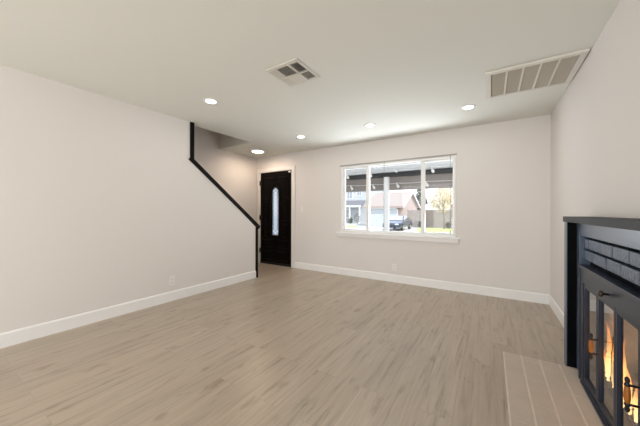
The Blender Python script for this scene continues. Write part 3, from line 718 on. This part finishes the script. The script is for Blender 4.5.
# white-roofed shed beyond the fence
sh = thing('garden_shed', 'low shed with a white roof behind the wooden fence', 'shed', (-7.4, 44, G))
MB().box(-8.7, -5.6, 44, 47, G, 1.6).build('wall', M['siding'], sh)
MB().prism([(-9.0, 1.75), (-8.3, 2.5), (-7.7, 2.45), (-5.2, 1.5), (-5.2, 1.4), (-9.0, 1.6)], 'Y', 43.6, 47.4).build('roof', M['white'], sh)

# fence
fn = thing('wooden_fence', 'weathered grey wooden board fence behind the car and lawn', 'fence', (-5, 33.2, G))
def boards(x0, x1, h, m, nm, y=33.2):
    s = MB(); n = int((x1 - x0) / 0.15)
    for k in range(n):
        a = x0 + k * (x1 - x0) / n; b_ = x0 + (k + 1) * (x1 - x0) / n - 0.012; z = G + h + random.uniform(-0.02, 0.02)
        s.prism([(a, G + 0.03), (b_, G + 0.03), (b_, z - 0.05), ((a + b_) / 2 + 0.03, z), ((a + b_) / 2 - 0.03, z), (a, z - 0.05)], 'Y', y, y + 0.02)
    s.box(x0, x1, y + 0.02, y + 0.06, G + 0.35, G + 0.44).box(x0, x1, y + 0.02, y + 0.06, G + h - 0.4, G + h - 0.31)
    s.build(nm, m, fn)
boards(-8.45, -6.85, 2.05, M['fence'], 'board_panel'); boards(-6.75, -5.55, 2.10, M['gatewood'], 'gate_panel'); boards(-5.45, -3.2, 2.12, M['fence'], 'board_panel'); boards(-3.1, 0.5, 2.12, M['fence'], 'board_panel'); boards(0.6, 4.6, 2.10, M['fence'], 'board_panel'); boards(4.7, 9.0, 2.12, M['fence'], 'board_panel')
for x in (-8.5, -6.8, -5.5, -3.15, 0.55, 4.65, 9.05): MB().box(x - 0.05, x + 0.05, 33.2, 33.3, G, G + 2.1).build('post', M['fence'], fn)

# trees and shrubs
tr = thing('autumn_tree', 'young tree with pale gold leaves on the lawn before the fence', 'tree', (-4.15, 31, G))
s = MB(); s.tube([(-4.15, 31, G), (-4.12, 31, 0.3), (-4.18, 31.05, 1.1), (-4.25, 31, 1.9)], [0.085, 0.07, 0.06, 0.045], 8); tk = s.build('trunk', M['bark'], tr, smooth=True)
s = MB()
for k in range(11):
    a = k * 2.4; z0 = 0.9 + 0.11 * k; r = random.uniform(0.8, 1.35)
    p1 = (-4.2 + r * 0.5 * math.cos(a), 31 + r * 0.5 * math.sin(a), z0 + 0.6); p2 = (-4.3 + r * math.cos(a), 31 + r * math.sin(a), z0 + 1.35)
    s.tube([(-4.17, 31, z0), p1, p2], [0.035, 0.022, 0.008], 6)
s.build('branch_crown', M['bark'], tr, tk)
s = MB()
for c, r, n in (((-4.4, 31, 2.7), (1.25, 1.2, 1.15), 620), ((-5.1, 31, 2.1), (0.6, 0.7, 0.6), 150), ((-3.6, 31, 2.2), (0.7, 0.7, 0.8), 150), ((-4.2, 30.9, 1.55), (0.8, 0.7, 0.5), 130), ((-4.0, 31, 3.5), (0.8, 0.8, 0.6), 110)): s.leaves(c, r, n, 0.10, 0.2)
s.build('foliage', M['gold'], tr)
tr = thing('conifer_tree', 'dark conifer standing behind the fence and garage house', 'tree', (-10.5, 49.5, G))
MB().tube([(-10.5, 49.5, G), (-10.5, 49.5, 5.2)], [0.2, 0.04], 8).build('trunk', M['bark'], tr)
s = MB()
for k in range(9):
    f = k / 8; s.leaves((-10.5, 49.5, 0.8 + 4.7 * f), (2.1 * (1 - f) + 0.3, 2.1 * (1 - f) + 0.3, 0.5), int(260 * (1.1 - f)), 0.22, 0.3)
s.build('foliage', M['conifer'], tr)
tr = thing('leafy_tree', 'broad bare-topped tree far behind the fence', 'tree', (-5.6, 50, G))
MB().tube([(-5.6, 50, G), (-5.5, 50, 2.2), (-5.6, 50, 4.0)], [0.2, 0.15, 0.06], 8).build('trunk', M['bark'], tr)
MB().leaves((-5.8, 50, 4.1), (2.6, 2.0, 1.7), 500, 0.17, 0.2).build('foliage', M['gold'], tr)
for c, r, lb in (((-3.86, 32.1), 0.30, 'small dark shrub by the fence right behind the tree trunk'), ((-3.15, 32.2), 0.36, 'larger dark shrub by the fence at the window edge'),
                 ((-19.6, 37.6), 0.62, 'round dark shrub in front of the porch window'), ((-17.2, 37.5), 0.70, 'tall dark shrub beside the last porch post'), ((-18.2, 37.3), 0.40, 'low shrub before the blue porch door'), ((-6.95, 32.9), 0.30, 'low shrub at the foot of the fence beside the gate')):
    t = thing('garden_shrub', lb, 'shrub', (c[0], c[1], G), 'shrubs along the far yards')
    MB().tube([(c[0], c[1], G), (c[0], c[1], G + r)], [0.03, 0.015], 6).build('stem', M['bark'], t)
    MB().leaves((c[0], c[1], G + r * 1.25), (r * 0.9, r * 0.9, r * 1.2), 260, 0.07, 0.25).build('foliage', M['shrub'], t)

# navy car parked nose to the street
CX, CY = -7.98, 25.2
car = thing('parked_car', 'dark navy car parked on the driveway before the garage', 'car', (CX, CY, G))
def P(y, z): return (CY + y, G + z)
prof = [P(0.02, 0.30), P(0.0, 0.62), P(0.12, 0.74), P(1.15, 0.95), P(3.9, 1.0), P(4.45, 0.96), P(4.55, 0.6), P(4.5, 0.30)]
s = MB(); s.prism(prof, 'X', CX - 0.88, CX + 0.88)
bmesh.ops.bevel(s.bm, geom=[e for e in s.bm.edges], offset=0.07, segments=3, affect='EDGES', profile=0.6)
bd = s.build('body', M['carpaint'], car, smooth=True)
def loft(mb, A, B, w0, w1):
    """quad ring between belt points A and roof points B (each (y,z) pairs), narrowing from w0 to w1"""
    v = lambda sx, w, p: mb.bm.verts.new((CX + sx * w, CY + p[0], G + p[1]))
    a = [v(-1, w0, A[0]), v(1, w0, A[0]), v(1, w0, A[1]), v(-1, w0, A[1])]; b = [v(-1, w1, B[0]), v(1, w1, B[0]), v(1, w1, B[1]), v(-1, w1, B[1])]
    mb.bm.faces.new(b); mb.bm.faces.new(a[::-1])
    for k in range(4): mb.bm.faces.new((a[k], a[(k + 1) % 4], b[(k + 1) % 4], b[k]))
    return mb
s = loft(MB(), ((1.10, 0.93), (4.15, 0.98)), ((1.95, 1.44), (3.25, 1.45)), 0.82, 0.60); bmesh.ops.bevel(s.bm, geom=[e for e in s.bm.edges], offset=0.05, segments=2, affect='EDGES'); s.build('cabin', M['carpaint'], car, smooth=True)
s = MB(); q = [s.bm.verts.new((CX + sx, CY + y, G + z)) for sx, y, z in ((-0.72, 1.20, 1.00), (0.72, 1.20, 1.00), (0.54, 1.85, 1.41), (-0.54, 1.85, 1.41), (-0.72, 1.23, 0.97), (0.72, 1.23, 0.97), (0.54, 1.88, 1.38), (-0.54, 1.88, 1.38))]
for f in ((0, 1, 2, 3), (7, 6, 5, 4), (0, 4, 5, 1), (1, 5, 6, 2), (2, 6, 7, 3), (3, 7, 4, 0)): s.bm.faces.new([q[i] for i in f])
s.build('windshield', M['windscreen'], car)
for sx in (-1, 1):
    s = MB(); z0, z1 = 1.02, 1.38; w0, w1 = 0.795, 0.64
    for (ya, yb, yc, yd) in ((1.45, 2.35, 2.35, 1.98), (2.42, 3.75, 3.2, 2.42)):
        pts = [(w0, ya, z0), (w0, yb, z0), (w1, yc, z1), (w1, yd, z1)]
        A = [s.bm.verts.new((CX + sx * x, CY + y, G + z)) for x, y, z in pts]; B = [s.bm.verts.new((CX + sx * (x - 0.02), CY + y, G + z)) for x, y, z in pts]
        s.bm.faces.new(A); s.bm.faces.new(B[::-1])
        for k in range(4): s.bm.faces.new((A[k], B[k], B[(k + 1) % 4], A[(k + 1) % 4]))
    s.build('side_window', M['carglass'], car)
    MB().ball((CX + sx * 0.96, CY + 1.45, G + 1.03), 0.1, 2, (1, 0.6, 0.7)).build('side_mirror', M['carpaint'], car, smooth=True)
    MB().box(CX + sx * 0.5 - 0.17, CX + sx * 0.5 + 0.17, CY - 0.005, CY + 0.12, G + 0.58, G + 0.70, 0.02).build('headlight', M['headlamp'], car)
    for y in (0.85, 3.6):
        w = MB().lathe([(0.20, -0.10), (0.31, -0.10), (0.33, -0.06), (0.33, 0.06), (0.31, 0.10), (0.20, 0.10)], axis='X', loc=(CX + sx * 0.80, CY + y, G + 0.33), n=24).build('wheel', M['tyre'], car, smooth=True)
        MB().lathe([(0.05, -0.112), (0.19, -0.104), (0.205, -0.09), (0.205, 0.09), (0.19, 0.104), (0.05, 0.112)], axis='X', loc=(CX + sx * 0.80, CY + y, G + 0.33), n=20).build('rim', M['rim'], car, w)
MB().box(CX - 0.42, CX + 0.42, CY - 0.012, CY + 0.05, G + 0.36, G + 0.52, 0.01).build('grille', M['tyre'], car)
